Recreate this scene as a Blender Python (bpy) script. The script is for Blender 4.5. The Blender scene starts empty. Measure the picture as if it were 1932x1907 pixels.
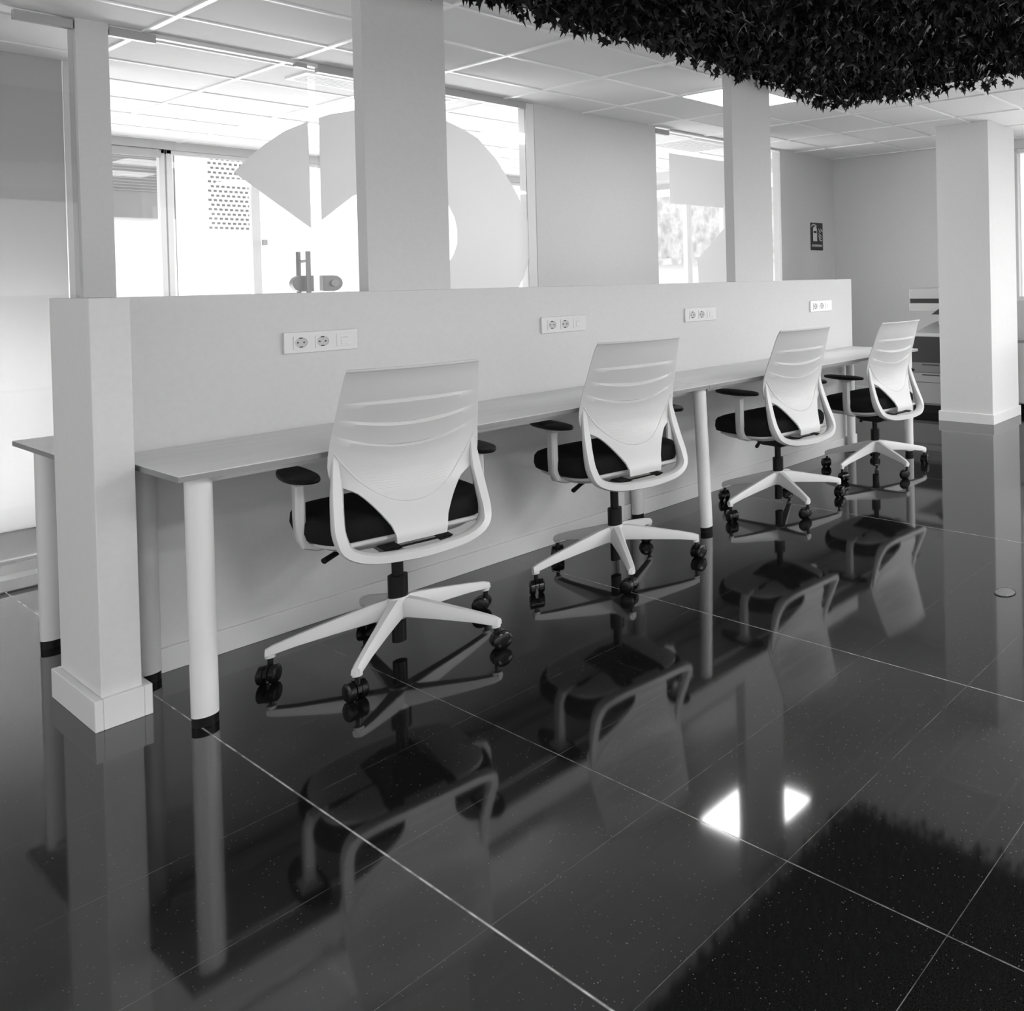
import bpy, bmesh, math, random
from mathutils import Vector, Matrix, Euler
PI = math.pi
S = bpy.context.scene
COL = S.collection

# ------------------------------------------------------------------ camera
YAW, PITCH, ROLL = math.radians(60.1333), math.radians(-0.70), math.radians(-1.1027)
F_PX, PPX, PPY, CAM_H = 1480.96, 1790.0, 534.46, 1.27
fwd = Vector((math.sin(YAW)*math.cos(PITCH), math.cos(YAW)*math.cos(PITCH), math.sin(PITCH)))
right = Vector((math.cos(YAW), -math.sin(YAW), 0))
up = right.cross(fwd)
r2 = right*math.cos(ROLL) + up*math.sin(ROLL)
u2 = -right*math.sin(ROLL) + up*math.cos(ROLL)
cam = bpy.data.cameras.new('camera')
cam.sensor_width = 36; cam.sensor_fit = 'HORIZONTAL'
cam.lens = 36*F_PX/1932
cam.shift_x = (966-PPX)/1932
cam.shift_y = (PPY-953.5)/1932
cam.clip_start = 0.05; cam.clip_end = 200
co = bpy.data.objects.new('camera', cam); COL.objects.link(co)
m = Matrix((r2, u2, -fwd)).transposed().to_4x4(); m.translation = Vector((0, 0, CAM_H))
co.matrix_world = m
S.camera = co

# ------------------------------------------------------------------ world, daylight, exposure
S.view_settings.view_transform = 'Standard'; S.view_settings.look = 'None'
S.view_settings.gamma = 1; S.view_settings.use_curve_mapping = False
S.view_settings.exposure = 0.62
w = bpy.data.worlds.new('overcast_sky'); S.world = w; w.use_nodes = True
w.node_tree.nodes['Background'].inputs[0].default_value = (1, 1, 1, 1)
w.node_tree.nodes['Background'].inputs[1].default_value = 1.5

def area(name, loc, direction, sx, sy, power):
    l = bpy.data.lights.new(name, 'AREA'); l.shape = 'RECTANGLE'; l.size = sx; l.size_y = sy; l.energy = power
    o = bpy.data.objects.new(name, l); COL.objects.link(o); o.location = loc
    o.rotation_euler = Vector(direction).to_track_quat('-Z', 'Y').to_euler()
    return o
# daylight standing in the rear and side window openings
area('daylight_rear_windows', (4.0, 9.32, .60), (0, -1, 0.08), 5.0, 1.0, 225)
area('daylight_side_windows', (7.95, 0.9, .95), (-.9, 0, 1.0), 3.2, .8, 36)
area('added_left_uplight', (-4.2, 4.8, .7), (.7, 0, 1.2), 3.0, .7, 4)  # no window known here; unseen light added to lift the front ceiling

# ------------------------------------------------------------------ materials
def mat(name, v, rough=0.5, spec=0.5, **k):
    mm = bpy.data.materials.new(name); mm.use_nodes = True
    b = mm.node_tree.nodes['Principled BSDF']
    b.inputs['Base Color'].default_value = (v, v, v, 1)
    b.inputs['Roughness'].default_value = rough
    b.inputs['Specular IOR Level'].default_value = spec
    for a, c in k.items(): b.inputs[a.replace('_', ' ')].default_value = c
    return mm
def nodes(mm): return mm.node_tree.nodes, mm.node_tree.links, mm.node_tree.nodes['Principled BSDF']
def noise_color(mm, lo, hi, scale, detail=3, rough_bump=0.0, stretch=None):
    n, l, b = nodes(mm)
    tc = n.new('ShaderNodeTexCoord'); mp = n.new('ShaderNodeMapping'); t = n.new('ShaderNodeTexNoise')
    l.new(tc.outputs['Object'], mp.inputs[0]); l.new(mp.outputs[0], t.inputs['Vector'])
    if stretch: mp.inputs['Scale'].default_value = stretch
    t.inputs['Scale'].default_value = scale; t.inputs['Detail'].default_value = detail
    r = n.new('ShaderNodeMapRange'); l.new(t.outputs[0], r.inputs[0])
    r.inputs[1].default_value = .3; r.inputs[2].default_value = .7
    r.inputs[3].default_value = lo; r.inputs[4].default_value = hi
    c = n.new('ShaderNodeCombineColor')
    for i in range(3): l.new(r.outputs[0], c.inputs[i])
    l.new(c.outputs[0], b.inputs['Base Color'])
    if rough_bump:
        bp = n.new('ShaderNodeBump'); bp.inputs['Strength'].default_value = rough_bump; bp.inputs['Distance'].default_value = .002
        l.new(t.outputs[0], bp.inputs['Height']); l.new(bp.outputs[0], b.inputs['Normal'])
    return mm
M = {}
M['wall'] = noise_color(mat('painted_plaster', .7, .7, .3), .61, .63, 60, 3, .10)
M['skirting'] = mat('white_lacquered_skirting', .68, .4)
M['ceiling'] = noise_color(mat('mineral_ceiling_tile', .7, .9, .1), .87, .90, 220, 4, .1)
M['tbar'] = mat('white_ceiling_grid_metal', .92, .4)
M['plastic'] = mat('white_moulded_plastic', .53, .42)
M['seatpan'] = mat('light_grey_plastic', .55, .5)
M['black'] = mat('black_plastic', .006, .38, .18)
M['blackfabric'] = noise_color(mat('black_woven_fabric', .02, .95, .1), .006, .018, 500, 2, .4)
M['caster'] = mat('black_gloss_nylon', .005, .22, .3)
M['legmetal'] = mat('white_powder_coated_steel', .62, .35)
M['desk'] = noise_color(mat('pale_oak_laminate', .5, .38, .5), .66, .74, 3.0, 4, .02, (.8, 9, 9))
M['deskedge'] = mat('oak_edge_band', .22, .5)
M['socket'] = mat('white_socket_plastic', .70, .22)
M['socketwell'] = mat('socket_well_plastic', .50, .4)
M['hole'] = mat('dark_contact_hole', .02, .6)
M['steel'] = mat('brushed_steel_fitting', .42, .4, .5, Metallic=.25)
M['frame'] = mat('white_aluminium_frame', .72, .35)
M['signdark'] = mat('dark_sign_panel', .035, .45)
M['signlight'] = mat('pale_sign_print', .62, .5)
M['leaf'] = mat('dark_glossy_leaf', .007, .42, .22)
M['mat'] = mat('dark_backing_mat', .006, .9, .1)
M['copierdark'] = mat('charcoal_copier_plastic', .032, .45, .3)
M['copiermid'] = mat('mid_grey_copier_drawer', .16, .45)
M['copierlow'] = mat('light_grey_copier_drawer', .28, .45)
M['outside'] = noise_color(mat('pale_rendered_facade', .8, .9, .1), .74, .84, 1.2, 4)
M['stone'] = noise_color(mat('weathered_stone_facade', .5, .95, .1), .38, .80, 5.0, 9)
M['shutter'] = mat('grey_roller_shutter', .24, .6)
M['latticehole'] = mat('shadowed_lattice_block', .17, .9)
M['vinyl'] = None

def vinyl():
    mm = bpy.data.materials.new('frosted_white_vinyl'); mm.use_nodes = True
    n, l = mm.node_tree.nodes, mm.node_tree.links; n.clear()
    out = n.new('ShaderNodeOutputMaterial'); d = n.new('ShaderNodeBsdfDiffuse'); t = n.new('ShaderNodeBsdfTranslucent'); m1 = n.new('ShaderNodeMixShader')
    d.inputs[0].default_value = (.78, .78, .78, 1); t.inputs[0].default_value = (.78, .78, .78, 1)
    m1.inputs[0].default_value = .5; l.new(d.outputs[0], m1.inputs[1]); l.new(t.outputs[0], m1.inputs[2])
    l.new(m1.outputs[0], out.inputs[0]); return mm
M['vinyl'] = vinyl()
def glass():
    mm = bpy.data.materials.new('clear_glass'); mm.use_nodes = True
    n, l = mm.node_tree.nodes, mm.node_tree.links; n.clear()
    out = n.new('ShaderNodeOutputMaterial'); t = n.new('ShaderNodeBsdfTransparent'); g = n.new('ShaderNodeBsdfGlossy'); f = n.new('ShaderNodeFresnel'); m1 = n.new('ShaderNodeMixShader')
    t.inputs[0].default_value = (.93, .93, .93, 1); g.inputs['Roughness'].default_value = 0.02; 
    geo = n.new('ShaderNodeNewGeometry'); mr = n.new('ShaderNodeMapRange'); mr.inputs[3].default_value = 1.4; mr.inputs[4].default_value = 1/1.4
    l.new(geo.outputs['Backfacing'], mr.inputs[0]); l.new(mr.outputs[0], f.inputs[0])
    l.new(f.outputs[0], m1.inputs[0]); l.new(t.outputs[0], m1.inputs[1]); l.new(g.outputs[0], m1.inputs[2]); l.new(m1.outputs[0], out.inputs[0]); return mm
M['glass'] = glass()
def frosted():
    mm = bpy.data.materials.new('frosted_partition'); mm.use_nodes = True
    n, l = mm.node_tree.nodes, mm.node_tree.links; n.clear()
    out = n.new('ShaderNodeOutputMaterial'); d = n.new('ShaderNodeBsdfDiffuse'); t = n.new('ShaderNodeBsdfTranslucent'); m1 = n.new('ShaderNodeMixShader')
    d.inputs[0].default_value = (.40, .40, .40, 1); t.inputs[0].default_value = (.8, .8, .8, 1)
    m1.inputs[0].default_value = .35; l.new(d.outputs[0], m1.inputs[1]); l.new(t.outputs[0], m1.inputs[2])
    l.new(m1.outputs[0], out.inputs[0]); return mm
M['frosted'] = frosted()
def emis(name, s):
    mm = bpy.data.materials.new(name); mm.use_nodes = True
    b = mm.node_tree.nodes['Principled BSDF']; b.inputs['Base Color'].default_value = (.8, .8, .8, 1)
    b.inputs['Emission Color'].default_value = (1, 1, 1, 1); b.inputs['Emission Strength'].default_value = s; return mm
M['lamp'] = emis('lit_ceiling_diffuser', 8.0)
M['lamp_medium'] = emis('lit_front_ceiling_diffuser', 12.0)
M['lamp_added'] = emis('added_ceiling_diffuser', 38.0)  # for the added panels behind the camera

def floor_material():
    mm = mat('polished_black_granite_tiles', .02, .085, .5, IOR=1.75)
    n, l, b = nodes(mm)
    geo = n.new('ShaderNodeNewGeometry'); sep = n.new('ShaderNodeSeparateXYZ'); l.new(geo.outputs['Position'], sep.inputs[0])
    def M2(op, a, c=None):
        x = n.new('ShaderNodeMath'); x.operation = op
        for i, v in enumerate((a, c)):
            if v is None: continue
            if isinstance(v, (int, float)): x.inputs[i].default_value = v
            else: l.new(v, x.inputs[i])
        return x.outputs[0]
    def line(axis, pos, half):
        d = M2('ABSOLUTE', M2('SUBTRACT', sep.outputs[axis], pos))
        return M2('SUBTRACT', 1.0, M2('MINIMUM', M2('DIVIDE', d, half), 1.0))
    nz = n.new('ShaderNodeTexNoise'); nz.inputs['Scale'].default_value = 14; nz.inputs['Detail'].default_value = 4
    l.new(geo.outputs['Position'], nz.inputs['Vector'])
    wear = n.new('ShaderNodeMapRange'); l.new(nz.outputs[0], wear.inputs[0]); wear.inputs[1].default_value = .38; wear.inputs[2].default_value = .6; wear.inputs[3].default_value = .35; wear.inputs[4].default_value = 1
    tot = None
    for axis, pos, s, half in ((0, .867, 1.0, .0030), (0, 1.28, .36, .0020), (0, 1.69, .05, .002), (0, 2.10, .75, .0024), (0, 2.51, .06, .002), (0, 2.92, .06, .002), (0, 3.345, .8, .0026), (0, 4.16, .3, .0026), 
                               (1, .366, .3, .0018), (1, .766, .28, .0016), (1, 1.168, .20, .0016), (1, 1.57, .16, .0018), (1, 1.97, .16, .0018), (1, 2.37, .16, .0018), (1, 2.77, .12, .0018), (1, 4.75, .4, .003), (0, -.36, .3, .003), (1, 5.95, .3, .003)):
        v = M2('MULTIPLY', line(axis, pos, half), s)
        tot = v if tot is None else M2('MAXIMUM', tot, v)
    tot = M2('MULTIPLY', tot, wear.outputs[0])
    # mineral speckle
    vo = n.new('ShaderNodeTexVoronoi'); vo.inputs['Scale'].default_value = 210; l.new(geo.outputs['Position'], vo.inputs['Vector'])
    near = M2('LESS_THAN', vo.outputs['Distance'], .24)
    sc = n.new('ShaderNodeSeparateColor'); l.new(vo.outputs['Color'], sc.inputs[0])
    pick = M2('GREATER_THAN', sc.outputs[0], .90)
    speck = M2('MULTIPLY', M2('MULTIPLY', near, pick), M2('MULTIPLY', sc.outputs[1], .10))
    nz2 = n.new('ShaderNodeTexNoise'); nz2.inputs['Scale'].default_value = 380; nz2.inputs['Detail'].default_value = 2
    l.new(geo.outputs['Position'], nz2.inputs['Vector'])
    base = n.new('ShaderNodeMapRange'); l.new(nz2.outputs[0], base.inputs[0]); base.inputs[1].default_value = .35; base.inputs[2].default_value = .7; base.inputs[3].default_value = .001; base.inputs[4].default_value = .012
    colr = M2('ADD', M2('ADD', base.outputs[0], speck), M2('MULTIPLY', tot, .45))
    cc = n.new('ShaderNodeCombineColor')
    for i in range(3): l.new(colr, cc.inputs[i])
    l.new(cc.outputs[0], b.inputs['Base Color'])
    rg = M2('ADD', .055, M2('MULTIPLY', tot, .4)); l.new(rg, b.inputs['Roughness'])
    return mm
M['floor'] = floor_material()

# ------------------------------------------------------------------ mesh helpers
def obj(name, bm, m, parent=None, smooth=False, bevel=0, seg=2):
    me = bpy.data.meshes.new(name)
    bmesh.ops.recalc_face_normals(bm, faces=bm.faces)
    bm.to_mesh(me); bm.free()
    me.materials.append(m if not isinstance(m, str) else M[m])
    if smooth:
        for p in me.polygons: p.use_smooth = True
        try: me.set_sharp_from_angle(angle=math.radians(38))
        except Exception: pass
    o = bpy.data.objects.new(name, me); COL.objects.link(o)
    if parent: o.parent = parent
    if bevel:
        b = o.modifiers.new('bevel', 'BEVEL'); b.width = bevel; b.segments = seg; b.limit_method = 'ANGLE'; b.angle_limit = math.radians(40)
    return o
def box(bm, x0, x1, y0, y1, z0, z1):
    r = bmesh.ops.create_cube(bm, size=1)
    for v in r['verts']:
        v.co = Vector(((x0+x1)/2+v.co.x*(x1-x0), (y0+y1)/2+v.co.y*(y1-y0), (z0+z1)/2+v.co.z*(z1-z0)))
    return r['verts']
def tube(bm, pts, radii, seg=16, cap=True):
    pts = [Vector(p) for p in pts]
    if isinstance(radii, (int, float)): radii = [radii]*len(pts)
    rings = []; prev = None
    for i, p in enumerate(pts):
        t = (pts[min(i+1, len(pts)-1)] - pts[max(i-1, 0)]).normalized()
        if prev is None:
            a = Vector((0, 0, 1)) if abs(t.z) < .9 else Vector((1, 0, 0))
            n = t.cross(a).normalized()
        else: n = (prev - t*prev.dot(t)).normalized()
        prev = n; b = t.cross(n)
        rings.append([bm.verts.new(p + (n*math.cos(2*PI*k/seg)+b*math.sin(2*PI*k/seg))*radii[i]) for k in range(seg)])
    for i in range(len(rings)-1):
        for k in range(seg):
            bm.faces.new((rings[i][k], rings[i][(k+1) % seg], rings[i+1][(k+1) % seg], rings[i+1][k]))
    if cap: bm.faces.new(rings[0]); bm.faces.new(rings[-1][::-1])
def loft(bm, rings, cap=True):
    vs = [[bm.verts.new(p) for p in r] for r in rings]; n = len(vs[0])
    for i in range(len(vs)-1):
        for k in range(n): bm.faces.new((vs[i][k], vs[i][(k+1) % n], vs[i+1][(k+1) % n], vs[i+1][k]))
    if cap: bm.faces.new(vs[0][::-1]); bm.faces.new(vs[-1])
def prism(bm, pts, f, d):
    """pts: 2-D outline, f maps (a,b)->Vector, d: thickness vector"""
    a = [bm.verts.new(f(*p)) for p in pts]; b = [bm.verts.new(f(*p)+d) for p in pts]; n = len(pts)
    bm.faces.new(a); bm.faces.new(b[::-1])
    for i in range(n): bm.faces.new((a[i], b[i], b[(i+1) % n], a[(i+1) % n]))
def struct(name, bm, m, parent=None, **k):
    o = obj(name, bm, m, parent, **k)
    if not parent: o['kind'] = 'structure'
    return o
def tag(o, label, cat, group=None, kind=None):
    o['label'] = label; o['category'] = cat
    if group: o['group'] = group
    if kind: o['kind'] = kind
    return o
def thing(name, label, cat, loc=(0, 0, 0), rz=0, group=None):
    o = bpy.data.objects.new(name, None); COL.objects.link(o); o.location = loc; o.rotation_euler = (0, 0, rz)
    return tag(o, label, cat, group)
def copy_tree(o, parent=None):
    c = o.copy(); COL.objects.link(c)
    if parent: c.parent = parent
    for ch in list(o.children): copy_tree(ch, c)
    return c
def BM(): return bmesh.new()
def B(*a):
    bm = BM(); box(bm, *a); return bm
def SB(name, m, *a, bevel=0): return struct(name, B(*a), m, bevel=bevel)

# ------------------------------------------------------------------ room shell
CZ = 2.54
XE = 6.84; GY = 5.37; WY = 9.2; WF = 3.572; WB = 3.65; WH = 1.245
for nm, z0, z1 in (('floor', -.1, 0), ('ceiling', CZ+.004, CZ+.1)):
    bm = BM(); prism(bm, [(-4.2, -4.2), (7.9, -4.2), (7.9, 5.46), (6.54, 5.46), (6.54, WY+.16), (-4.2, WY+.16)], lambda a, b_: Vector((a, b_, z0)), Vector((0, 0, z1-z0)))
    struct(nm, bm, nm)
bm = BM()
for k in range(-9, 11):
    x = 1.41+.6*k; box(bm, x-.011, x+.011, -4.1, WY if x < 6.4 else 5.4, CZ-.004, CZ+.006)
for k in range(-15, 8):
    y = 4.93+.6*k; box(bm, -4.1, 7.8 if y < 5.4 else 6.45, y-.011, y+.011, CZ-.0035, CZ+.006)
struct('trim_1', bm, 'tbar')

# half-height partition with its end return and the two pillars that grow out of it
bm = BM(); box(bm, .81, 4.75, WF, WB, 0, WH); box(bm, .725, .81, 3.27, 3.652, 0, WH+.002)
struct('wall_partition', bm, 'wall', bevel=.002)
SB('wall_left_pillar', 'wall', 1.566, 1.878, WF, WB-.002, WH-.0, CZ+.004)
SB('wall_right_pillar', 'wall', 3.565, 3.905, WF, WB-.002, WH-.0, CZ+.004)
bm = BM(); b = .018
box(bm, .725-b, .725, 3.27-b, 3.652+b, 0, .09); box(bm, .725, .81, 3.27-b, 3.27, 0, .09); box(bm, .81, .81+b, 3.27-b, 3.50, 0, .09); box(bm, .725, .81, 3.652, 3.652+b, 0, .09)
struct('baseboard_post', bm, 'skirting', bevel=.002)
bm = BM(); box(bm, .915, 4.75, WF-.015, WF, 0, .08); box(bm, 4.75, 4.765, WF-.015, WB+.015, 0, .08); box(bm, .81, 4.75, WB, WB+.015, 0, .08)
struct('baseboard_partition', bm, 'skirting', bevel=.002)

# glazed line behind
SB('wall_glazing_post', 'wall', 1.172, 1.28, GY-.02, GY+.10, 0, CZ+.004)
SB('wall_middle', 'wall', 3.42, 4.478, GY-.01, GY+.09, 0, CZ+.004)
SB('wall_sign', 'wall', 5.99, XE, GY-.01, GY+.09, 0, CZ+.004)
bm = BM(); prism(bm, [(2.6, 0), (GY+.09, 0), (GY+.09, CZ+.004), (3.20, CZ+.004), (3.20, 1.0), (2.6, 1.0)], lambda a, b_: Vector((XE, a, b_)), Vector((.12, 0, 0)))
struct('wall_right', bm, 'wall'); SB('wall_right_head', 'wall', XE, XE+.12, 2.6, 3.20, 2.45, CZ+.004)
_g = struct('window_8', B(XE+.06, XE+.068, 2.64, 3.16, 1.04, 2.41), 'glass')
bm = BM(); box(bm, XE+.02, XE+.10, 3.16, 3.20, 1.0, 2.45); box(bm, XE+.02, XE+.10, 2.60, 2.64, 1.0, 2.45); box(bm, XE+.02, XE+.10, 2.64, 3.16, 1.0, 1.04); box(bm, XE+.02, XE+.10, 2.64, 3.16, 2.41, 2.45)
obj('window_frame', bm, 'frame', _g, bevel=.003)
bm = BM(); box(bm, 3.36, 3.42, GY-.005, GY+.085, 0, CZ); struct('trim_2', bm, 'frame')
bm = BM(); box(bm, 2.125, 3.36, GY-.012, GY+.03, CZ-.045, CZ+.002); struct('trim_3', bm, 'steel')
bm = BM(); box(bm, 4.63, 5.99, GY-.008, GY+.03, CZ-.014, CZ+.002); struct('trim_4', bm, 'frame')
bm = BM(); box(bm, 1.28, 2.125, GY-.010, GY+.03, CZ-.02, CZ+.002); struct('trim_5', bm, 'frame')

def glass_door(name, x0, x1, z1=2.515):
    o = struct(name, B(x0, x1, GY+.000, GY+.010, .012, z1), 'glass')
    return o
d1 = glass_door('door_1', 1.285, 2.076)
fx = struct('window_1', B(2.118, 3.36, GY, GY+.010, .0, CZ-.03), 'glass')
d2 = glass_door('door_2', 4.482, 5.42); fx2 = struct('window_2', B(5.44, 5.99, GY, GY+.010, 0, CZ-.03), 'glass')
d3 = glass_door('door_3', -.1, 1.168)
def ch(name, bm, m, parent, **k): return obj(name, bm, m, parent, **k)
for d, a, c, top in ((d1, 1.285, 1.45, 2.535), (d2, 4.482, 4.62, 2.53), (d3, .985, 1.168, 2.535)):
    ch('top_patch_fitting', B(a, c, GY-.014, GY+.024, top-.042, top), 'steel', d, bevel=.002)
ch('top_patch_fitting', B(2.02, 2.074, GY-.012, GY+.022, 2.505, 2.53), 'steel', d1, bevel=.002)
ch('bottom_rail', B(-.1, 1.10, GY-.014, GY+.024, .064, .080), 'frame', d3, bevel=.002)
ch('floor_pivot', B(1.085, 1.11, GY-.02, GY+.03, .012, .16), 'copierdark', d3, bevel=.002)
def pull(x, d, z0=.95, z1=1.465):
    bm = BM()
    for yy in (GY-.055, GY+.065): tube(bm, [(x, yy, z0), (x, yy, z1)], .011, 14)
    for zz in (z0+.07, z1-.055): tube(bm, [(x, GY-.055, zz), (x, GY+.065, zz)], .008, 12)
    return ch('pull_handle', bm, 'steel', d, smooth=True)
pull(2.035, d1); pull(5.30, d2)
def half_oval(x_flat, x_round, zc=1.285, r=.045):
    sg = 1 if x_round > x_flat else -1; cx = x_round-sg*r
    pts = [(x_flat, zc-r), (cx, zc-r)] + [(cx+sg*r*math.sin(PI*k/12), zc-r*math.cos(PI*k/12)) for k in range(1, 12)] + [(cx, zc+r), (x_flat, zc+r)]
    bm = BM(); prism(bm, pts, lambda a, b_: Vector((a, GY-.02, b_)), Vector((0, .05, 0))); return bm
lk = ch('lock_case', half_oval(2.074, 1.975), 'steel', d1, bevel=.003)
kp = ch('lock_keeper', half_oval(2.118, 2.215), 'steel', fx, bevel=.003)
bm = BM(); tube(bm, [(2.172, GY-.032, 1.285), (2.172, GY-.021, 1.285)], .020, 20); ch('keyhole_rosette', bm, 'seatpan', kp, smooth=True)

# vinyl lettering shapes on the glass
ring = [(1.739,1.882),(1.80,1.965),(1.876,2.05),(1.97,2.14),(2.08,2.209),(2.18,2.262),(2.296,2.306),(2.42,2.338),(2.55,2.352),(2.70,2.348),(2.834,2.322),(2.93,2.288),(3.019,2.245),(3.14,2.12),(3.229,1.98),(3.29,1.88),(3.338,1.765),(3.365,1.67),(3.376,1.578),(3.370,1.48),(3.347,1.389),(3.318,1.305),(3.277,1.229),(3.18,1.08),(3.04,.95),(2.85,.85),(2.58,.80),(2.58,1.27),(2.70,1.29),(2.79,1.36),(2.848,1.459),(2.872,1.53),(2.874,1.62),(2.86,1.70),(2.82,1.786),(2.75,1.85),(2.66,1.89),(2.58,1.90),(2.48,1.88),(2.38,1.85),(2.283,1.797),(2.075,1.60)]
def clip(poly, x, keep_less):
    out = []; n = len(poly)
    for i in range(n):
        a, c = poly[i], poly[(i+1) % n]
        ia, ic = (a[0] <= x) == keep_less, (c[0] <= x) == keep_less
        if ia: out.append(a)
        if ia != ic:
            t = (x-a[0])/(c[0]-a[0]); out.append((x, a[1]+t*(c[1]-a[1])))
    return out
from mathutils.geometry import tessellate_polygon
def decal(poly, parent, y=GY-.0005):
    bm = BM(); n = len(poly)
    a = [bm.verts.new((p[0], y-.0012, p[1])) for p in poly]; c = [bm.verts.new((p[0], y, p[1])) for p in poly]
    for tri in tessellate_polygon([[Vector((p[0], p[1], 0)) for p in poly]]):
        bm.faces.new([a[k] for k in tri]); bm.faces.new([c[k] for k in reversed(tri)])
    for k in range(n): bm.faces.new((a[k], c[k], c[(k+1) % n], a[(k+1) % n]))
    return ch('vinyl_decal', bm, 'vinyl', parent)
decal(clip(ring, 2.074, True), d1); decal(clip(ring, 2.126, False), fx)
decal([(4.62, 1.914), (5.41, 1.914), (5.41, 2.34), (4.62, 2.34)], d2)
decal([(4.908, 1.436), (5.30, 1.79), (5.41, 1.79), (5.41, .95), (4.95, .95), (4.914, 1.249)], d2)

# room behind the glass
SB('wall_rear_left', 'frosted', -4.1, 1.345, 6.4, 6.41, 0, CZ+.004)
for nm, lx, ly, lz, e in (('added_glow_behind_frosted_wall', .98, 6.85, .80, 60), ('added_low_glow_behind_frosted_wall', 1.0, 6.75, .25, 30)):  # unseen lights added to make the frosted wall glow
    l = bpy.data.lights.new(nm, 'POINT'); l.energy = e; l.shadow_soft_size = .12
    o = bpy.data.objects.new(nm, l); COL.objects.link(o); o.location = (lx, ly, lz)
SB('wall_rear_return', 'wall', 1.35, 1.45, 6.4, WY, 0, CZ+.004)
SB('wall_rear_light_stop', 'wall', -4.1, 1.45, WY, WY+.14, 0, CZ+.004)  # unseen wall added to keep sky light off the frosted wall
SB('wall_rear_head', 'wall', 1.45, 7.6, WY, WY+.14, 2.47, CZ+.004)
SB('wall_rear_sill', 'wall', 1.45, 7.6, WY, WY+.14, 0, .10)
def frame_window(name, x0, x1, z0, z1, y, fw=.035, mulls=()):
    pane = struct(name, B(x0+fw, x1-fw, y+.03, y+.038, z0+fw, z1-fw), 'glass')
    bm = BM()
    box(bm, x0, x0+fw, y, y+.07, z0, z1); box(bm, x1-fw, x1, y, y+.07, z0, z1); box(bm, x0, x1, y, y+.07, z0, z0+fw); box(bm, x0, x1, y, y+.07, z1-fw, z1)
    for q in mulls: box(bm, q-.03, q+.03, y+.002, y+.068, z0, z1)
    ch('window_frame', bm, 'frame', pane, bevel=.003)
    return pane
w3 = frame_window('window_3', 1.45, 2.525, .10, 2.47, WY+.02)
ch('blind_box', B(1.48, 2.49, WY-.03, WY+.02, 2.395, 2.455), 'steel', w3)
w4 = frame_window('window_4', 2.535, 4.30, .10, 2.47, WY+.02, .035, (3.14,))
ch('window_handle', B(3.175, 3.20, WY-.03, WY+.02, 1.66, 1.71), 'steel', w4)
w5 = frame_window('window_5', 4.31, 6.40, .10, 2.47, WY+.02)
# side glazing of that room
SX = 6.42
SB('wall_side_head', 'wall', SX, SX+.12, 5.46, WY, 2.45, CZ+.004)
pane = struct('window_6', B(SX+.03, SX+.038, 5.5, 9.18, .1, 2.45), 'glass')
bm = BM()
for y in (5.48, 6.63, 7.22, 9.14): box(bm, SX, SX+.07, y-.035, y+.035, 0, 2.45)
box(bm, SX, SX+.07, 5.46, 9.18, 0, .1); box(bm, SX, SX+.07, 5.46, 9.18, 2.40, 2.45)
ch('window_frame', bm, 'frame', pane, bevel=.003)
ch('blind_box', B(SX-.04, SX, 7.3, 9.0, 2.33, 2.39), 'steel', pane)

# front room: far windows, outer walls with their windows
SB('trim_6', 'skirting', XE-.015, XE, 2.9, GY-.01, 0, .08)
SB('wall_far_lower', 'wall', 7.75, 7.87, -4.1, 2.62, 0, .55)
SB('wall_far_head', 'wall', 7.75, 7.87, -4.1, 2.62, 2.44, CZ+.004)
SB('wall_far_pier', 'wall', 7.75, 7.87, -4.1, -1.25, .55, 2.44)
SB('wall_far_return', 'wall', XE+.12, 7.87, 2.6, 2.74, 0, CZ+.004)
pane = struct('window_7', B(7.80, 7.808, -1.25, 2.6, .55, 2.44), 'glass')
bm = BM()
for y in (-1.22, .05, 1.32, 2.57): box(bm, 7.77, 7.84, y-.035, y+.035, .55, 2.44)
box(bm, 7.77, 7.84, -1.25, 2.6, .55, .60); box(bm, 7.77, 7.84, -1.25, 2.6, 2.39, 2.44)
ch('window_frame', bm, 'frame', pane, bevel=.003)
SB('wall_back_lower', 'wall', -4.1, 7.87, -4.0, -3.88, 0, .30)
SB('wall_back_head', 'wall', -4.1, 7.87, -4.0, -3.88, 2.40, CZ+.004)
SB('wall_back_pier', 'wall', 4.6, 7.87, -4.0, -3.88, .30, 2.40)
SB('wall_left_lower', 'wall', -4.1, -3.98, -3.88, 6.4, 0, .30)
SB('wall_left_head', 'wall', -4.1, -3.98, -3.88, 6.4, 2.40, CZ+.004)
# square column on the right
bm = BM(); box(bm, 5.855, 6.37, 2.96, 3.465, 0, CZ+.004)
struct('wall_square_column', bm, 'wall', bevel=.002)
bm = BM(); box(bm, 5.84, 6.385, 2.945, 2.96, 0, .085); box(bm, 5.84, 5.855, 2.96, 3.48, 0, .085); box(bm, 6.37, 6.385, 2.96, 3.48, 0, .085); box(bm, 5.855, 6.37, 3.465, 3.48, 0, .085)
struct('baseboard_column', bm, 'skirting', bevel=.002)

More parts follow.
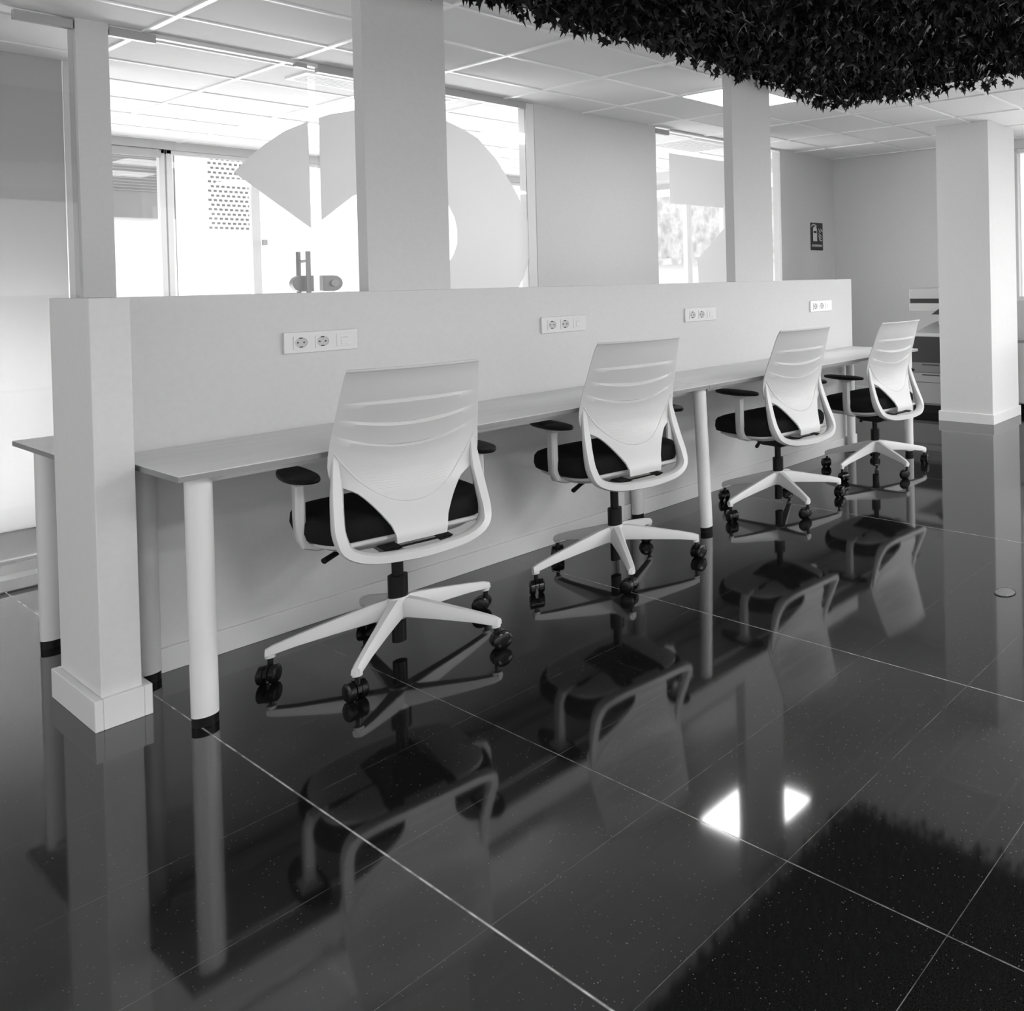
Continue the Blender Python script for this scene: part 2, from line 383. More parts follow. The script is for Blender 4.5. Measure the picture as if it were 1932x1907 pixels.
# ------------------------------------------------------------------ ceiling lights
def ceiling_light(x0, y0, label, group='', g=False, lamp='lamp'):
    t = thing('ceiling_light', label, 'ceiling light', (x0+.3, y0+.3, CZ), 0, group if g else None)
    bm = BM()
    for a in ((-.29, .29, -.29, -.275), (-.29, .29, .275, .29), (-.29, -.275, -.275, .275), (.275, .29, -.275, .275)): box(bm, *a, -.006, .004)
    obj('frame', bm, 'tbar', t)
    obj('diffuser', B(-.275, .275, -.275, .275, -.003, .003), lamp, t)
    return t
ceiling_light(3.81, 3.73, 'square lit ceiling panel right behind the right pillar, beside the hanging leaves', lamp='lamp_medium')
ceiling_light(2.61, 6.13, 'lit square ceiling panel seen just above the ring decal left of the wide pillar')
ceiling_light(2.61, 7.33, 'lit square ceiling panel nearest the rear windows, left of the ring decal')
ceiling_light(3.81, 6.13, 'square ceiling panel seen through glass above the ring decal, right of the wide pillar')
t = thing('air_vent', 'long white slotted air vent in the ceiling seen through the glass door', 'air vent', (2.6, 5.74, CZ))
bm = BM(); box(bm, -.44, .44, -.14, -.115, -.008, .004); box(bm, -.44, .44, .115, .14, -.008, .004); box(bm, -.44, -.415, -.115, .115, -.008, .004); box(bm, .415, .44, -.115, .115, -.008, .004)
obj('frame', bm, 'tbar', t)
bm = BM()
for k in range(6): box(bm, -.415, .415, -.098+k*.038, -.088+k*.038, -.006, .004)
obj('slats', bm, 'tbar', t)
t = thing('air_vent', 'small slotted air vent in the ceiling seen through the far glass door', 'air vent', (5.3, 5.83, CZ))
bm = BM(); box(bm, -.29, .29, -.29, -.26, -.008, .004); box(bm, -.29, .29, .26, .29, -.008, .004); box(bm, -.29, -.26, -.26, .26, -.008, .004); box(bm, .26, .29, -.26, .26, -.008, .004)
obj('frame', bm, 'tbar', t)
bm = BM()
for k in range(9): box(bm, -.26, .26, -.235+k*.055, -.215+k*.055, -.006, .004)
obj('slats', bm, 'tbar', t)

# unseen panels added behind the photographer to light the desks from above
side = {.81: 'leftmost', 3.81: 'second from the left', 5.01: 'third from the left', 6.21: 'rightmost'}
for x in side:
    for y, row in ((-.47, 'nearer'), (-1.67, 'farther')):
        ceiling_light(x, y, 'added unseen ceiling panel behind the photographer, %s of the %s row' % (side[x], row), 'added panel lights behind the photographer', True, 'lamp_added')
# ------------------------------------------------------------------ desks
def desk_leg(x, y, parent, lean=0.0, r=.0305, label=None):
    bm = BM(); tube(bm, [(x-lean, y, .722), (x, y, .028)], r, 28)
    o = obj('leg', bm, 'legmetal', parent, smooth=True)
    bm = BM(); tube(bm, [(x, y, 0), (x, y, .030)], [r*.97, r*.97], 28)
    obj('foot', bm, 'black', o, smooth=True)
    return o
def desk(name, label, x, y, length, legs, depth=.59, flip=False):
    t = thing(name, label, 'desk', (x, y, 0), PI if flip else 0, None)
    top = obj('tabletop', B(0, length, 0, depth, .724, .742), 'desk', t, bevel=.0015)
    bm = BM(); box(bm, -.0012, 0, 0, depth, .7245, .7405); box(bm, length, length+.0012, 0, depth, .7245, .7405); box(bm, 0, length, -.0012, 0, .7245, .7405)
    obj('edge_band', bm, 'deskedge', top)
    for (lx, ly, le) in legs: desk_leg(lx, ly, t, le)
    bm = BM(); box(bm, .08, length-.05, .10, .13, .694, .724); box(bm, .08, length-.05, depth-.13, depth-.10, .694, .724)
    obj('under_frame', bm, 'legmetal', t)
    return t
desk('desk', 'pale wood desk along the low wall in front of the two chairs nearest the camera', .822, 2.975, 1.950,
     ((.060, .063, 0), (1.965, .055, .025), (.068, .555, 0), (1.955, .555, 0)))
desk('desk', 'pale wood desk farther along the low wall, in front of the two farther chairs', 2.776, 2.975, 1.945,
     ((1.875, .043, 0), (1.862, .540, 0)))
desk('desk', 'desk behind the low wall, its corner and one leg showing left of the post', 2.70, 4.27, 1.95,
     ((1.885, .075, 0), (1.885, .545, 0), (.06, .065, 0), (.06, .545, 0)), depth=.585, flip=True)

# cable trunking down the wall under the desks
tag(obj('cable_trunking', B(2.66, 2.70, WF-.036, WF-.0155, 0, .72), 'skirting', bevel=.002), 'narrow white cable trunking on the low wall behind the second chair', 'cable trunking')

# ------------------------------------------------------------------ wall sockets
def arc(cx, cz, r, a0, a1, n): return [(cx+r*math.cos(a0+(a1-a0)*i/n), cz+r*math.sin(a0+(a1-a0)*i/n)) for i in range(n+1)]
def socket_plate(x0, label):
    W, H = .236, .079
    t = thing('wall_socket', label, 'socket', (x0, WF, 1.020))
    obj('cover_plate', B(0, W, -.011, 0, 0, H), 'socket', t, bevel=.003)
    for cx in (.052, .120):
        bm = BM()   # square insert with a round well
        outer = 32; ring_o = []
        for i in range(outer):
            a = 2*PI*i/outer; c, s = math.cos(a), math.sin(a); q = .0235/max(abs(c), abs(s)); ring_o.append((c*q, s*q))
        cz = H/2
        def mk(pts, y): return [bm.verts.new((cx+p[0], y, cz+p[1])) for p in pts]
        circ = [(math.cos(2*PI*i/outer)*.0195, math.sin(2*PI*i/outer)*.0195) for i in range(outer)]
        A = mk(ring_o, -.011); A2 = mk(ring_o, -.0135); C1 = mk(circ, -.0135); 
        for L1, L2 in ((A, A2), (A2, C1)):
            for i in range(outer): bm.faces.new((L1[i], L1[(i+1) % outer], L2[(i+1) % outer], L2[i]))
        ins = obj('socket_insert', bm, 'socket', t)
        bm = BM(); C1 = mk(circ, -.0135); C2 = mk(circ, -.0112)
        for i in range(outer): bm.faces.new((C1[i], C1[(i+1) % outer], C2[(i+1) % outer], C2[i]))
        bm.faces.new(C2)
        obj('socket_well', bm, 'socketwell', ins)
        bm = BM()
        for dx in (-.0095, .0095): tube(bm, [(cx+dx, -.0122, cz), (cx+dx, -.0112, cz)], .0028, 12)
        for dz in (-.0165, .0165): box(bm, cx-.005, cx+.005, -.0132, -.0112, cz+dz-.002, cz+dz+.002)
        obj('contacts', bm, 'hole', ins)
    bm = BM(); cx = .188
    box(bm, cx-.0235, cx+.0235, -.0135, -.011, H/2-.0235, H/2+.0235); box(bm, cx-.010, cx+.014, -.0155, -.0135, H/2-.016, H/2+.012)
    o = obj('data_port_insert', bm, 'socket', t, bevel=.001)
    obj('port_slot', B(cx-.004, cx+.014, -.0160, -.0154, H/2+.008, H/2+.011), 'socketwell', o)
    return t
s0 = socket_plate(1.282, 'triple wall socket above the desk left of the nearest chair')
for x, lab in ((2.284, 'triple wall socket just above the second nearest chair'), (3.155, 'triple wall socket directly below the narrower right pillar'), (4.262, 'triple wall socket nearest the far end of the low wall')):
    c = copy_tree(s0); c.location = (x, WF, 1.020); c['label'] = lab

# ------------------------------------------------------------------ task chair
def lerp_tab(tab, z):
    if z <= tab[0][0]: return tab[0][1]
    for (a, va), (b_, vb) in zip(tab, tab[1:]):
        if z <= b_: 
            t = (z-a)/(b_-a); return va+(vb-va)*t
    return tab[-1][1]
HW = [(.445, .070), (.47, .072), (.50, .080), (.53, .095), (.56, .113), (.585, .130), (.605, .147), (.62, .168), (.632, .190), (.65, .206), (.68, .214), (.72, .214), (.78, .210), (.85, .203), (.92, .196), (.98, .189), (1.004, .185)]
PY = [(.445, -.290), (.465, -.295), (.50, -.278), (.55, -.246), (.60, -.218), (.65, -.202), (.70, -.203), (.75, -.210), (.80, -.225), (.86, -.247), (.92, -.268), (.96, -.282), (.985, -.292), (1.004, -.304)]
SLITS = ((.902, .000), (.855, .032), (.805, .060))      # side height, sag at the middle
def sag(z):
    tab = [(.45, .0), (.60, .03), (.70, .056), (.805, .060), (.855, .032), (.902, 0.0), (.96, -.004), (1.004, -.0)]
    return lerp_tab(tab, z)
def shell_pt(s, z, off=0.0):
    zz = z - sag(z)*(1-s*s)
    wz = lerp_tab(HW, z if abs(s) > .7 else zz)
    hw = lerp_tab(HW, zz)
    x = s*hw
    y = lerp_tab(PY, zz) + .9*x*x*min(1, max(0, (zz-.44)/.2))
    return Vector((x, y+off, zz))
def backrest_bm():
    bm = BM()
    zs = [.445, .455, .47, .485, .50, .52, .54, .56, .575, .59, .605, .615, .625, .635, .65, .67, .70, .73, .76]
    zs += [.778, .7975, .8030, 'g', .8072, .820, .835, .8475, .8532, 'g', .8567, .870, .885, .8945, .9004, 'g', .9036, .92, .94, .96, .98, .995, 1.004]
    N = 28
    ss = [-1+2*i/N for i in range(N+1)]
    rows = []; gaps = set(); kind = []
    for z in zs:
        if z == 'g': gaps.add(len(rows)-1); continue
        rows.append(z)
    ext = [.5*(1-0)]  # unused placeholder kept simple
    T = .0045
    grid = []
    for ri, z in enumerate(rows):
        line = []
        for s in ss:
            off = 0.0
            for zc, sg in SLITS:
                d = zc - z
                if 0 < d < .03: off -= ((-.004 if d < .003 else .0095*(1-d/.035)))*max(0, 1-(s/.9)**4)     # lip below each slit stands proud
                if 0 < -d < .012: off += .0030*(1+d/.012)*max(0, 1-(s/.9)**4)
            p = shell_pt(s, z, off)
            if ri in gaps or (ri-1) in gaps:      # pinch the slit closed towards its ends
                zc = min(SLITS, key=lambda q: abs(q[0]-z))[0]
                k = max(0.0, 1-(s/.86)**2)
                p = shell_pt(s, zc + (z-zc)*(.05+1.05*k), off)
            line.append(p)
        grid.append(line)
    # front and back skins
    def nrm(i, j):
        a = grid[min(i+1, len(grid)-1)][j]-grid[max(i-1, 0)][j]; b2 = grid[i][min(j+1, N)]-grid[i][max(j-1, 0)]
        n = b2.cross(a).normalized()
        return n if n.y < 0 else -n
    back = [[bm.verts.new(grid[i][j]+nrm(i, j)*T) for j in range(N+1)] for i in range(len(grid))]
    front = [[bm.verts.new(grid[i][j]-nrm(i, j)*T) for j in range(N+1)] for i in range(len(grid))]
    def present(i, j):
        if i < 0 or j < 0 or i >= len(grid)-1 or j >= N: return False
        if i in gaps and abs((ss[j]+ss[j+1])/2) < .86: return False
        return True
    for i in range(len(grid)-1):
        for j in range(N):
            if not present(i, j): continue
            bm.faces.new((back[i][j], back[i][j+1], back[i+1][j+1], back[i+1][j]))
            bm.faces.new((front[i][j], front[i+1][j], front[i+1][j+1], front[i][j+1]))
            for (di, dj, a, b2) in ((-1, 0, (i, j), (i, j+1)), (1, 0, (i+1, j+1), (i+1, j)), (0, -1, (i+1, j), (i, j)), (0, 1, (i, j+1), (i+1, j+1))):
                if not present(i+di, j+dj):
                    bm.faces.new((back[a[0]][a[1]], front[a[0]][a[1]], front[b2[0]][b2[1]], back[b2[0]][b2[1]]))
    return bm
def ribbon(bm, pts, widths, thick):
    """flat strip whose wide side lies in the x-z plane"""
    rings = []
    for i, p in enumerate(pts):
        p = Vector(p); a = Vector(pts[max(i-1, 0)]); c = Vector(pts[min(i+1, len(pts)-1)])
        t = (c-a).normalized(); yv = Vector((0, 1, 0)); n = t.cross(yv).normalized(); yy = n.cross(t).normalized()
        w_, h = widths[i]/2, thick[i]/2
        rings.append([p+n*(w_*cx)+yy*(h*cy) for cx, cy in ((-1, -.35), (-.7, -1), (.7, -1), (1, -.35), (1, .35), (.7, 1), (-.7, 1), (-1, .35))])
    loft(bm, rings)
def smooth_path(pts, n=6):
    out = []; P = [Vector(p) for p in pts]
    for i in range(len(P)-1):
        p0, p1, p2, p3 = P[max(i-1, 0)], P[i], P[i+1], P[min(i+2, len(P)-1)]
        for k in range(n):
            t = k/n
            out.append(.5*((2*p1)+(p2-p0)*t+(2*p0-5*p1+4*p2-p3)*t*t+(-p0+3*p1-3*p2+p3)*t**3))
    out.append(P[-1]); return out
def make_chair():
    t = thing('office_chair', 'x', 'chair')
    g = 'white office chairs along the desks'
    t['group'] = g
    # backrest shell
    br = obj('backrest', backrest_bm(), 'plastic', t, smooth=True)
    # lumbar outline: a fine raised seam that sags to a smile between the openings
    bm = BM(); pts = []
    for i in range(33):
        s = -1+2*i/32
        z = .562 + .18*abs(s)**2.2
        hw = lerp_tab(HW, z); x = s*min(.205, hw*.97) if z > .69 else s*.205
        x = s*.200
        zz = z; y = lerp_tab(PY, zz)+.9*x*x-.0055
        pts.append((x, y, zz))
    tube(bm, pts, .0022, 8); obj('lumbar_seam', bm, 'plastic', br, smooth=True)
    bm = BM()
    for k in range(14):
        zc = .592+.0085*k; hw_ = .085+.006*k
        pts = []
        for i in range(13):
            x = (-1+2*i/12)*hw_; y = lerp_tab(PY, zc)+.9*x*x-.0046; pts.append((x, y, zc+.02*(x/.2)**2))
        tube(bm, pts, .0007, 5)
    obj('lumbar_ribbing', bm, 'plastic', br, smooth=True)
    bm = BM(); tube(bm, [shell_pt(-1+i/10, 1.004, -.002) for i in range(21)], .0052, 8)
    obj('top_lip', bm, 'plastic', br, smooth=True)
    # lower loop frame
    half = [(.194, -.168, .765), (.197, -.176, .69), (.200, -.192, .62), (.205, -.214, .55), (.206, -.238, .49), (.190, -.266, .442), (.140, -.294, .417), (.07, -.310, .409), (0, -.315, .406)]
    path = smooth_path(half, 4)
    full = [Vector((-p.x, p.y, p.z)) for p in path] + [Vector(p) for p in path[::-1]][1:]
    n = len(full); wd = []; th = []
    for i in range(n):
        q = min(i, n-1-i)/(n/2)
        wd.append(.010+.024*min(1, q*4)); th.append(.004+.042*min(1, q*1.9))
    bm = BM(); ribbon(bm, full, wd, th); obj('back_frame', bm, 'plastic', t, smooth=True)
    # seat support bar carrying the loop
    bm = BM()
    loft(bm, [[Vector((x, -.20, z)) for x, z in ((-.06, .405), (.06, .405), (.05, .43), (-.05, .43))], [Vector((x, -.305, z)) for x, z in ((-.06, .402), (.06, .402), (.05, .42), (-.05, .42))]])
    tube(bm, [(-.185, -.225, .452), (.185, -.225, .452)], .009, 10)
    obj('back_bracket', bm, 'plastic', t, smooth=True)
    # seat
    def seat_ring(k, z, y0=0.0):
        out = []
        for i in range(40):
            a = 2*PI*i/40; c, s = math.cos(a), math.sin(a); e = .55
            x = .258*k*math.copysign(abs(c)**e, c); y = .055+y0+(.255*k)*math.copysign(abs(s)**e, s)
            out.append(Vector((x, y, z - (.012 if y > .2 else 0)*((y-.2)/.08 if y > .2 else 0))))
        return out
    bm = BM(); loft(bm, [seat_ring(.90, .446), seat_ring(.975, .456), seat_ring(1.0, .480), seat_ring(.99, .510), seat_ring(.95, .524), seat_ring(.85, .531), seat_ring(.5, .533), seat_ring(.1, .532)])
    obj('seat_cushion', bm, 'blackfabric', t, smooth=True)
    bm = BM(); loft(bm, [seat_ring(.55, .405), seat_ring(.80, .417), seat_ring(.90, .435), seat_ring(.905, .4455)])
    obj('seat_pan', bm, 'seatpan', t, smooth=True)
    bm = BM(); loft(bm, [[Vector((x, y, .352)) for x, y in ((-.045, -.07), (.045, -.07), (.045, .08), (-.045, .08))], [Vector((x, y, .40)) for x, y in ((-.09, -.20), (.09, -.20), (.09, .13), (-.09, .13))], [Vector((x, y, .425)) for x, y in ((-.10, -.24), (.10, -.24), (.10, .14), (-.10, .14))]])
    obj('tilt_mechanism', bm, 'black', t, bevel=.006)
    bm = BM(); tube(bm, [(-.08, -.03, .408), (-.15, -.04, .408), (-.18, -.055, .404), (-.22, -.08, .394)], [.006, .006, .009, .010], 10)
    obj('tilt_lever', bm, 'black', t, smooth=True)
    bm = BM(); tube(bm, [(0, 0, .035), (0, 0, .17)], .021, 20); tube(bm, [(0, 0, .17), (0, 0, .265)], .029, 24); tube(bm, [(0, 0, .265), (0, 0, .36)], .017, 20)
    obj('gas_lift', bm, 'black', t, smooth=True)
    # armrests
    for sx in (-1, 1):
        bm = BM(); rings = []
        path = [(-.265, .455, .020), (-.262, .440, .020)]
        spec = [((.100, .0, .424), 'h'), ((.190, .0, .424), 'h'), ((.240, .0, .426), 'h'), ((.268, .0, .440), 'd'), ((.279, .0, .470), 'v'), ((.281, .0, .54), 'v'), ((.280, .0, .642), 'v')]
        for (p, kk) in spec:
            p = Vector(p); hw_, th_ = .026, .011
            if kk == 'h': nx, nz = 0, 1
            elif kk == 'v': nx, nz = 1, 0; hw_ = .025; th_ = .013
            else: nx, nz = .7, -.7; th_ = .014
            if kk == 'h': nx, nz = 0, -1
            p.x -= .018
            rings.append([Vector((sx*(p.x+nx*th_*cy), p.y+hw_*cx, p.z+nz*th_*cy)) for cx, cy in ((-1, -.6), (-.75, -1), (.75, -1), (1, -.6), (1, .6), (.75, 1), (-.75, 1), (-1, .6))])
        loft(bm, rings)
        ring2 = [[Vector((sx*(.262+a*k), b2*k2, z)) for a, b2 in ((-.012, -.02), (.012, -.02), (.012, .02), (-.012, .02))] for k, k2, z in ((1, 1.25, .638), (1.4, 1.5, .648), (2.4, 2.5, .658))]
        loft(bm, ring2)
        arm = obj('armrest', bm, 'plastic', t, smooth=True)
        bm = BM(); pr = []
        for kz, zz in ((.80, .658), (.97, .661), (1.0, .668), (.96, .675), (.80, .6785), (.3, .680)):
            r_ = []
            for i in range(28):
                a = 2*PI*i/28; c, s = math.cos(a), math.sin(a)
                y = .03+.168*kz*math.copysign(abs(s)**.8, s); wdt = .042*(1-.15*(s))
                r_.append(Vector((sx*(.260-.018*(s*s-.3)*.5)+wdt*kz*c, y, zz)))
            pr.append(r_)
        loft(bm, pr); obj('arm_pad', bm, 'black', arm, smooth=True)
    # five-star base with casters
    bm = BM()
    tube(bm, [(0, 0, .118), (0, 0, .150), (0, 0, .192)], [.034, .040, .033], 24)
    for k in range(5):
        a = 2*PI*k/5; d = Vector((math.cos(a), math.sin(a), 0)); n = Vector((-math.sin(a), math.cos(a), 0)); R_ = []
        for r_, zc, hw_, hh in ((.02, .158, .026, .032), (.07, .152, .024, .030), (.16, .136, .019, .024), (.27, .116, .0155, .017), (.335, .101, .0145, .0135), (.352, .0955, .013, .0105)):
            c = d*r_+Vector((0, 0, zc))
            R_.append([c+n*(hw_*cx)+Vector((0, 0, hh*cz)) for cx, cz in ((-1, -.9), (-.85, -1), (.85, -1), (1, -.9), (.85, .45), (.42, 1), (-.42, 1), (-.85, .45))])
        loft(bm, R_)
        c = d*.340; tube(bm, [c+Vector((0, 0, .078)), c+Vector((0, 0, .095))], .0135, 14)
    base = obj('star_base', bm, 'plastic', t, smooth=True)
    rnd = random.Random(3)
    for k in range(5):
        a = 2*PI*k/5; c = Vector((math.cos(a), math.sin(a), 0))*.340; sw = a+(.9, 2.2, -.7, 1.3, 3.9)[k]
        d = Vector((math.cos(sw), math.sin(sw), 0)); n = Vector((-math.sin(sw), math.cos(sw), 0)); cc = c+d*.014
        bm = BM()
        for sg in (-1, 1):
            R_ = []
            for off, rr in ((.006, .026), (.008, .0295), (.022, .0295), (.0265, .024), (.027, .010)):
                R_.append([cc+n*(sg*off)+(d*math.cos(q)+Vector((0, 0, 1))*math.sin(q))*rr+Vector((0, 0, .0297)) for q in [2*PI*i/24 for i in range(24)]])
            loft(bm, R_)
        # hood and stem
        R_ = []
        for off in (-.0055, .0055):
            R_.append([cc+n*off+(d*math.cos(q)+Vector((0, 0, 1))*math.sin(q))*.031+Vector((0, 0, .0297)) for q in [PI*i/12 for i in range(13)]])
        loft(bm, R_)
        tube(bm, [c+Vector((0, 0, .045)), c+Vector((0, 0, .080))], .0075, 12)
        obj('caster', bm, 'caster', base, smooth=True)
    return t
chair0 = make_chair()
for k in chair0.children:
    if k.name.startswith('back'): k.location.y = .035
chairs = ((1.388, 3.022, -9, -61, 'white task chair nearest the camera, black seat, at the near desk', 0.0),
          (2.254, 3.020, -8, -45, 'white task chair second from the camera, left of the middle desk leg', 0.010),
          (3.306, 3.020, -5, -40, 'white task chair third from the camera, just right of the middle desk leg', -.018),
          (4.198, 2.990, -6, -38, 'white task chair farthest from the camera, in front of the far desk end', -.034))
for i, (x, y, rz, ba, lab, dz) in enumerate(chairs):
    c = chair0 if i == 0 else copy_tree(chair0)
    c.location = (x, y, 0); c.rotation_euler = (0, 0, math.radians(rz)); c['label'] = lab
    for k in c.children:
        if k.name.startswith('star_base'): k.rotation_euler = (0, 0, math.radians(ba-rz))
        elif k.name.startswith('armrest'):
            q = (.975, .975, 1.04, .985)[i]; k.scale.z = q; k.location.z = dz+.42*(1-q)
        elif not k.name.startswith('gas_lift'): k.location.z = dz

# ------------------------------------------------------------------ fire extinguisher sign
t = thing('fire_extinguisher_sign', 'dark fire extinguisher sign with flames on the wall right of the far pillar', 'sign', (6.435, GY-.011, 1.545))
SW, SH = .200, .292
obj('sign_panel', B(0, SW, -.003, 0, 0, SH), 'signdark', t)
fs = lambda a, b: Vector((a*SW, -.003, b*SH)); dd = Vector((0, -.0008, 0))
def strip(pts, wd):
    out = []; 
    for i, (a, b2) in enumerate(pts):
        p = pts[max(i-1, 0)]; q = pts[min(i+1, len(pts)-1)]; tx, tz = (q[0]-p[0]), (q[1]-p[1])*1.46; L = math.hypot(tx, tz) or 1
        out.append(((a-tz/L*wd[i]/2, b2+tx/L*wd[i]/2/1.46), (a+tz/L*wd[i]/2, b2-tx/L*wd[i]/2/1.46)))
    return [o[0] for o in out]+[o[1] for o in out[::-1]]
bm = BM()
prism(bm, [(.20, .33), (.52, .33), (.52, .62), (.20, .62)], fs, dd)
prism(bm, [(.20, .70), (.52, .70), (.50, .80), (.42, .87), (.31, .87), (.22, .80)], fs, dd)
prism(bm, [(.20, .62), (.235, .62), (.235, .70), (.20, .70)], fs, dd); prism(bm, [(.485, .62), (.52, .62), (.52, .70), (.485, .70)], fs, dd)
prism(bm, strip([(.05, .84), (.12, .90), (.25, .93), (.38, .915), (.50, .87)], [.02, .06, .06, .05, .05]), fs, dd)
obj('extinguisher_pictogram', bm, 'signlight', t)
bm = BM()
for k, (x, z, h) in enumerate(((.66, .80, .16), (.82, .80, .12), (.66, .64, .12), (.64, .54, .10), (.68, .44, .09))):
    prism(bm, strip([(x, z), (x+.05, z-h*.5), (x+.14, z-h*.85), (x+.25 if k > 1 else x+.12, z-h)], [.015, .055, .07, .03]), fs, dd)
obj('flame_pictogram', bm, 'signlight', t)
obj('caption_strip', B(.08*SW, .92*SW, -.0038, -.003, .13*SH, .21*SH), 'copierlow', t)
try:
    cu = bpy.data.curves.new('caption', 'FONT'); cu.body = 'EXTINTOR'; cu.size = .030; cu.align_x = 'CENTER'; cu.extrude = .0003
    to = bpy.data.objects.new('caption_text', cu); COL.objects.link(to); dg = bpy.context.evaluated_depsgraph_get()
    me = bpy.data.meshes.new_from_object(to.evaluated_get(dg)); bpy.data.objects.remove(to)
    o = bpy.data.objects.new('caption_text', me); COL.objects.link(o); me.materials.clear(); me.materials.append(M['signlight']); o.parent = t
    o.rotation_euler = (PI/2, 0, 0); o.location = (SW/2, -.0042, .137*SH)
except Exception as e: print('text', e)

# ------------------------------------------------------------------ copier by the far wall
t = thing('photocopier', 'grey and white photocopier standing between the far wall and the square column', 'photocopier', (6.1, 3.50, 0))
CW, CD = .43, .60
obj('plinth', B(.03, CD, 0, CW-.01, 0, .075), 'black', t)
obj('body', B(.01, CD, 0, CW, .075, .70), 'copiermid', t)
for z0, z1, mk in ((.465, .695, 'copierdark'), (.372, .460, 'copiermid'), (.283, .367, 'copierlow'), (.092, .278, 'copierlow')):
    dr = obj('drawer', B(0, .01, .003, CW-.003, z0, z1), mk, t, bevel=.003)
    if mk != 'copierdark' and z1 > .3: obj('drawer_pull', B(-.003, 0, .12, .30, z1-.022, z1-.012), 'copierdark', dr)
obj('top_deck', B(-.005, CD, 0, CW, .70, .735), 'plastic', t, bevel=.004)
bm = BM(); prism(bm, [(0.02, .735), (CD, .735), (CD, .83), (.35, .80)], lambda a, b2: Vector((a, 0.0, b2)), Vector((0, CW*.92, 0)))
obj('output_tray', bm, 'seatpan', t, bevel=.004)
obj('rear_support', B(.25, CD, .02, CW*.62, .80, .93), 'plastic', t, bevel=.004)
obj('scanner', B(0, CD, 0, CW, .93, 1.005), 'plastic', t, bevel=.006)
obj('scanner_gap', B(.008, CD-.01, 0, CW-.008, 1.005, 1.045), 'copierdark', t)
obj('lid', B(0, CD, 0, CW, 1.045, 1.14), 'plastic', t, bevel=.008)
bm = BM(); prism(bm, [(0, .905), (.10, .905), (0.10, .975)], lambda a, b2: Vector((-.030, .175-a*1.1, b2)), Vector((.03, 0, 0)))
obj('control_panel', bm, 'copierdark', t)

# white cupboard at the right edge
t = thing('cupboard', 'white cupboard with a grey frame at the right edge past the square column', 'cupboard', (6.46, 2.27, 0))
obj('carcass', B(0, .36, 0, .75, .08, .64), 'plastic', t, bevel=.003)
obj('frame_top', B(-.012, .37, -.01, .755, .64, .662), 'copierlow', t, bevel=.003)
obj('plinth', B(.03, .35, .02, .73, 0, .08), 'black', t)
for k in range(2): obj('door', B(-.012, 0, .01+.372*k, .366+.372*k, .09, .63), 'plastic', t, bevel=.002)

# round floor outlet cover
t = thing('floor_outlet', 'round metal floor outlet cover set in the dark tiles at the right edge', 'floor outlet', (2.79, 1.372, 0))
bm = BM(); tube(bm, [(0, 0, 0), (0, 0, .003)], [.040, .038], 40); obj('cover', bm, mat('worn_metal_cover', .14, .3, .5, Metallic=.4), t, smooth=True)
bm = BM()
N = 48
for i in range(N):
    a0, a1 = 2*PI*i/N, 2*PI*(i+1)/N
    q = [Vector((math.cos(a)*r_, math.sin(a)*r_, z)) for a, r_, z in ((a0, .040, .0005), (a0, .044, .0005), (a1, .044, .0005), (a1, .040, .0005))]
    vs = [bm.verts.new(p) for p in q]; bm.faces.new(vs)
    vs2 = [bm.verts.new(p+Vector((0, 0, .002))) for p in q]; bm.faces.new(vs2)
bmesh.ops.remove_doubles(bm, verts=bm.verts, dist=.00001)
obj('rim', bm, 'copierdark', t)

# ------------------------------------------------------------------ hanging foliage
random.seed(11)
t = thing('hanging_foliage_panel', 'large panel of dark artificial ivy leaves hanging below the ceiling', 'hanging plants', (0, 0, CZ))
FX0, FX1, FY0, FY1 = .70, 4.45, .0, 3.435
obj('backing', B(FX0+.05, FX1-.05, FY0, FY1-.05, -.045, -.004), 'mat', t)
shape = [(0, 0), (.28, -.10), (.52, .18), (.30, .34), (.36, .62), (.14, .56), (0, 1.05), (-.14, .56), (-.36, .62), (-.30, .34), (-.52, .18), (-.28, -.10)]
verts = []; faces = []
def add_leaf(p, size):
    yaw = random.uniform(0, 2*PI); pitch = random.choice((random.uniform(-1.5, -.7), random.uniform(-.9, .1))); roll_ = random.uniform(-.7, .7)
    Rm = Euler((pitch, roll_, yaw), 'XYZ').to_matrix(); b0 = len(verts)
    bend = random.uniform(.1, .5)
    for (a, c) in shape:
        verts.append(tuple(p + Rm @ Vector((a*size, c*size, (abs(a)*.45-bend*c*c)*size))))
    verts.append(tuple(p + Rm @ Vector((0, .4*size, -.16*bend*size - .04*size)))); ce = len(verts)-1
    n = len(shape)
    for i in range(n): faces.append((b0+i, b0+(i+1) % n, ce))
cell = .036
nx = int((FX1-FX0)/cell); ny = int((FY1-FY0)/cell)
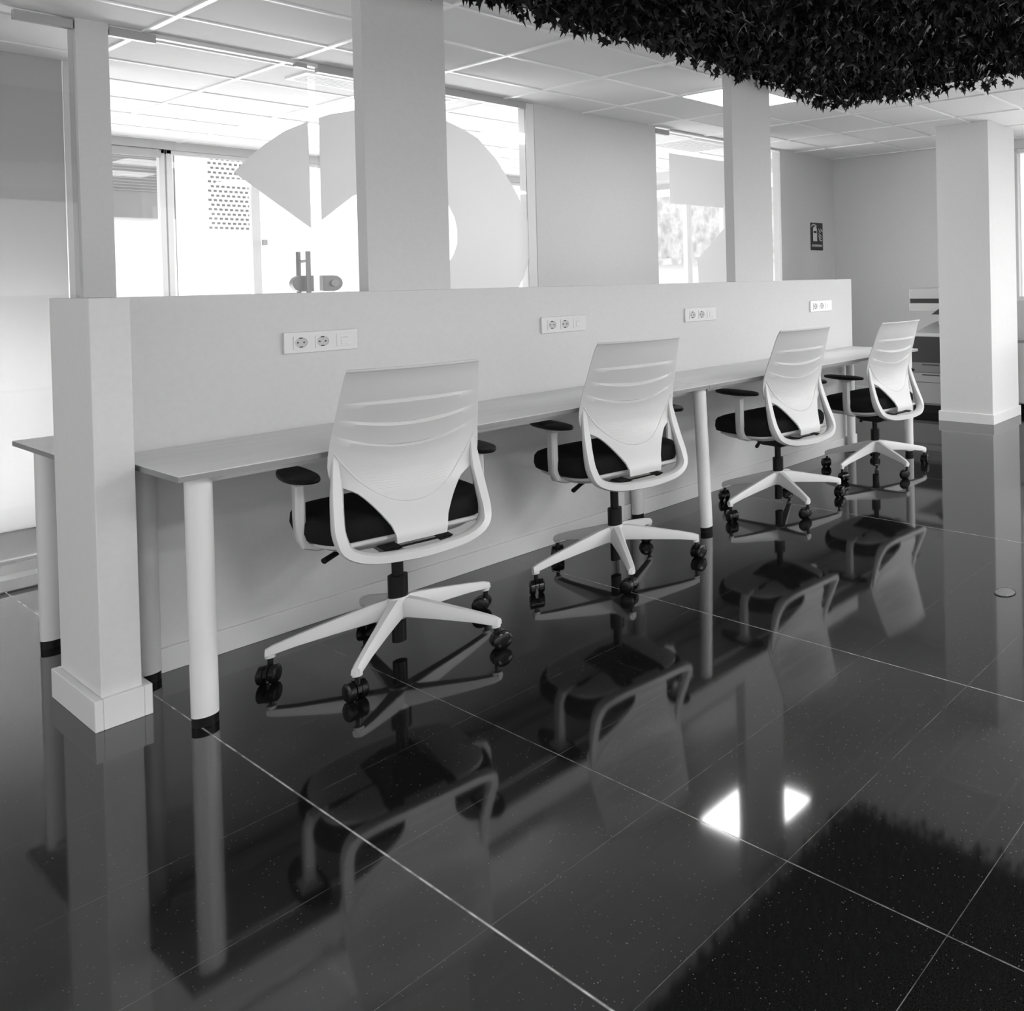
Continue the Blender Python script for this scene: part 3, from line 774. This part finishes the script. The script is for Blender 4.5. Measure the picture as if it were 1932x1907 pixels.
for i in range(nx):
    for j in range(ny):
        x = FX0+(i+random.random())*cell; y = FY0+(j+random.random())*cell
        edge = min(x-FX0, FX1-x, FY1-y)
        if edge < .03 and random.random() < .4: continue
        low = .072 + .016*math.sin(x*7.1+y*3)+.012*math.sin(y*11+x*2)
        add_leaf(Vector((x, y, -low+random.uniform(-.02, .035))), random.uniform(.036, .062))
me = bpy.data.meshes.new('leaves'); me.from_pydata(verts, [], faces); me.materials.append(M['leaf'])
o = bpy.data.objects.new('leaves', me); COL.objects.link(o); o.parent = t; o['kind'] = 'stuff'

# ------------------------------------------------------------------ outside
SB('ground_outside', 'outside', -20, 60, 12.5, 60, -4.2, -4.0)
t = thing('building', 'pale facade with a grey roller shutter outside the leftmost rear window', 'building', (4.2, 16.5, -4))
obj('wall', B(-1.6, .42, 0, 4, 0, 6.35), 'outside', t)
sh = obj('shutter', B(-1.0, .36, -.06, 0, 6.35, 7.5), 'shutter', t)
bm = BM()
for k in range(14): box(bm, -1.0, .36, -.075, -.06, 6.75+k*.045, 6.765+k*.045)
obj('shutter_slats', bm, 'copierlow', sh)
obj('parapet', B(-1.6, .42, 0.02, 4, 6.35, 9.5), 'outside', t)
t = thing('building', 'white lattice screen facade with rows of small square holes outside the rear windows', 'building', (5.0, 16.2, -4))
bm = BM(); box(bm, -.37, 1.7, .3, 4.3, 0, 9.5); nf = len(bm.faces)
for r in range(17):
    for c in range(8):
        x = .02+c*.066+(.033 if r % 2 else 0); z = 6.22+r*.074
        box(bm, x, x+.034, .288, .3, z, z+.032)
bm.faces.ensure_lookup_table()
for f in bm.faces[nf:]: f.material_index = 1
o = obj('screen_wall', bm, 'outside', t); o.data.materials.append(M['latticehole'])
t = thing('building', 'weathered stone building with a small window seen through the far glass door', 'building', (12.6, 11.0, -4))
obj('wall', B(0, 6, 0, 8, 0, 5.6), 'outside', t)
obj('cornice', B(-.15, 6.1, -.15, 8, 5.6, 5.75), 'stone', t)
obj('upper_wall', B(.1, 6, .1, 8, 5.75, 7.2), 'stone', t)
wf = obj('window', B(-.04, .0, 3.4, 4.1, 4.2, 5.1), 'copierlow', t)
obj('window_bars', B(-.06, -.04, 3.72, 3.78, 4.2, 5.1), 'frame', wf)
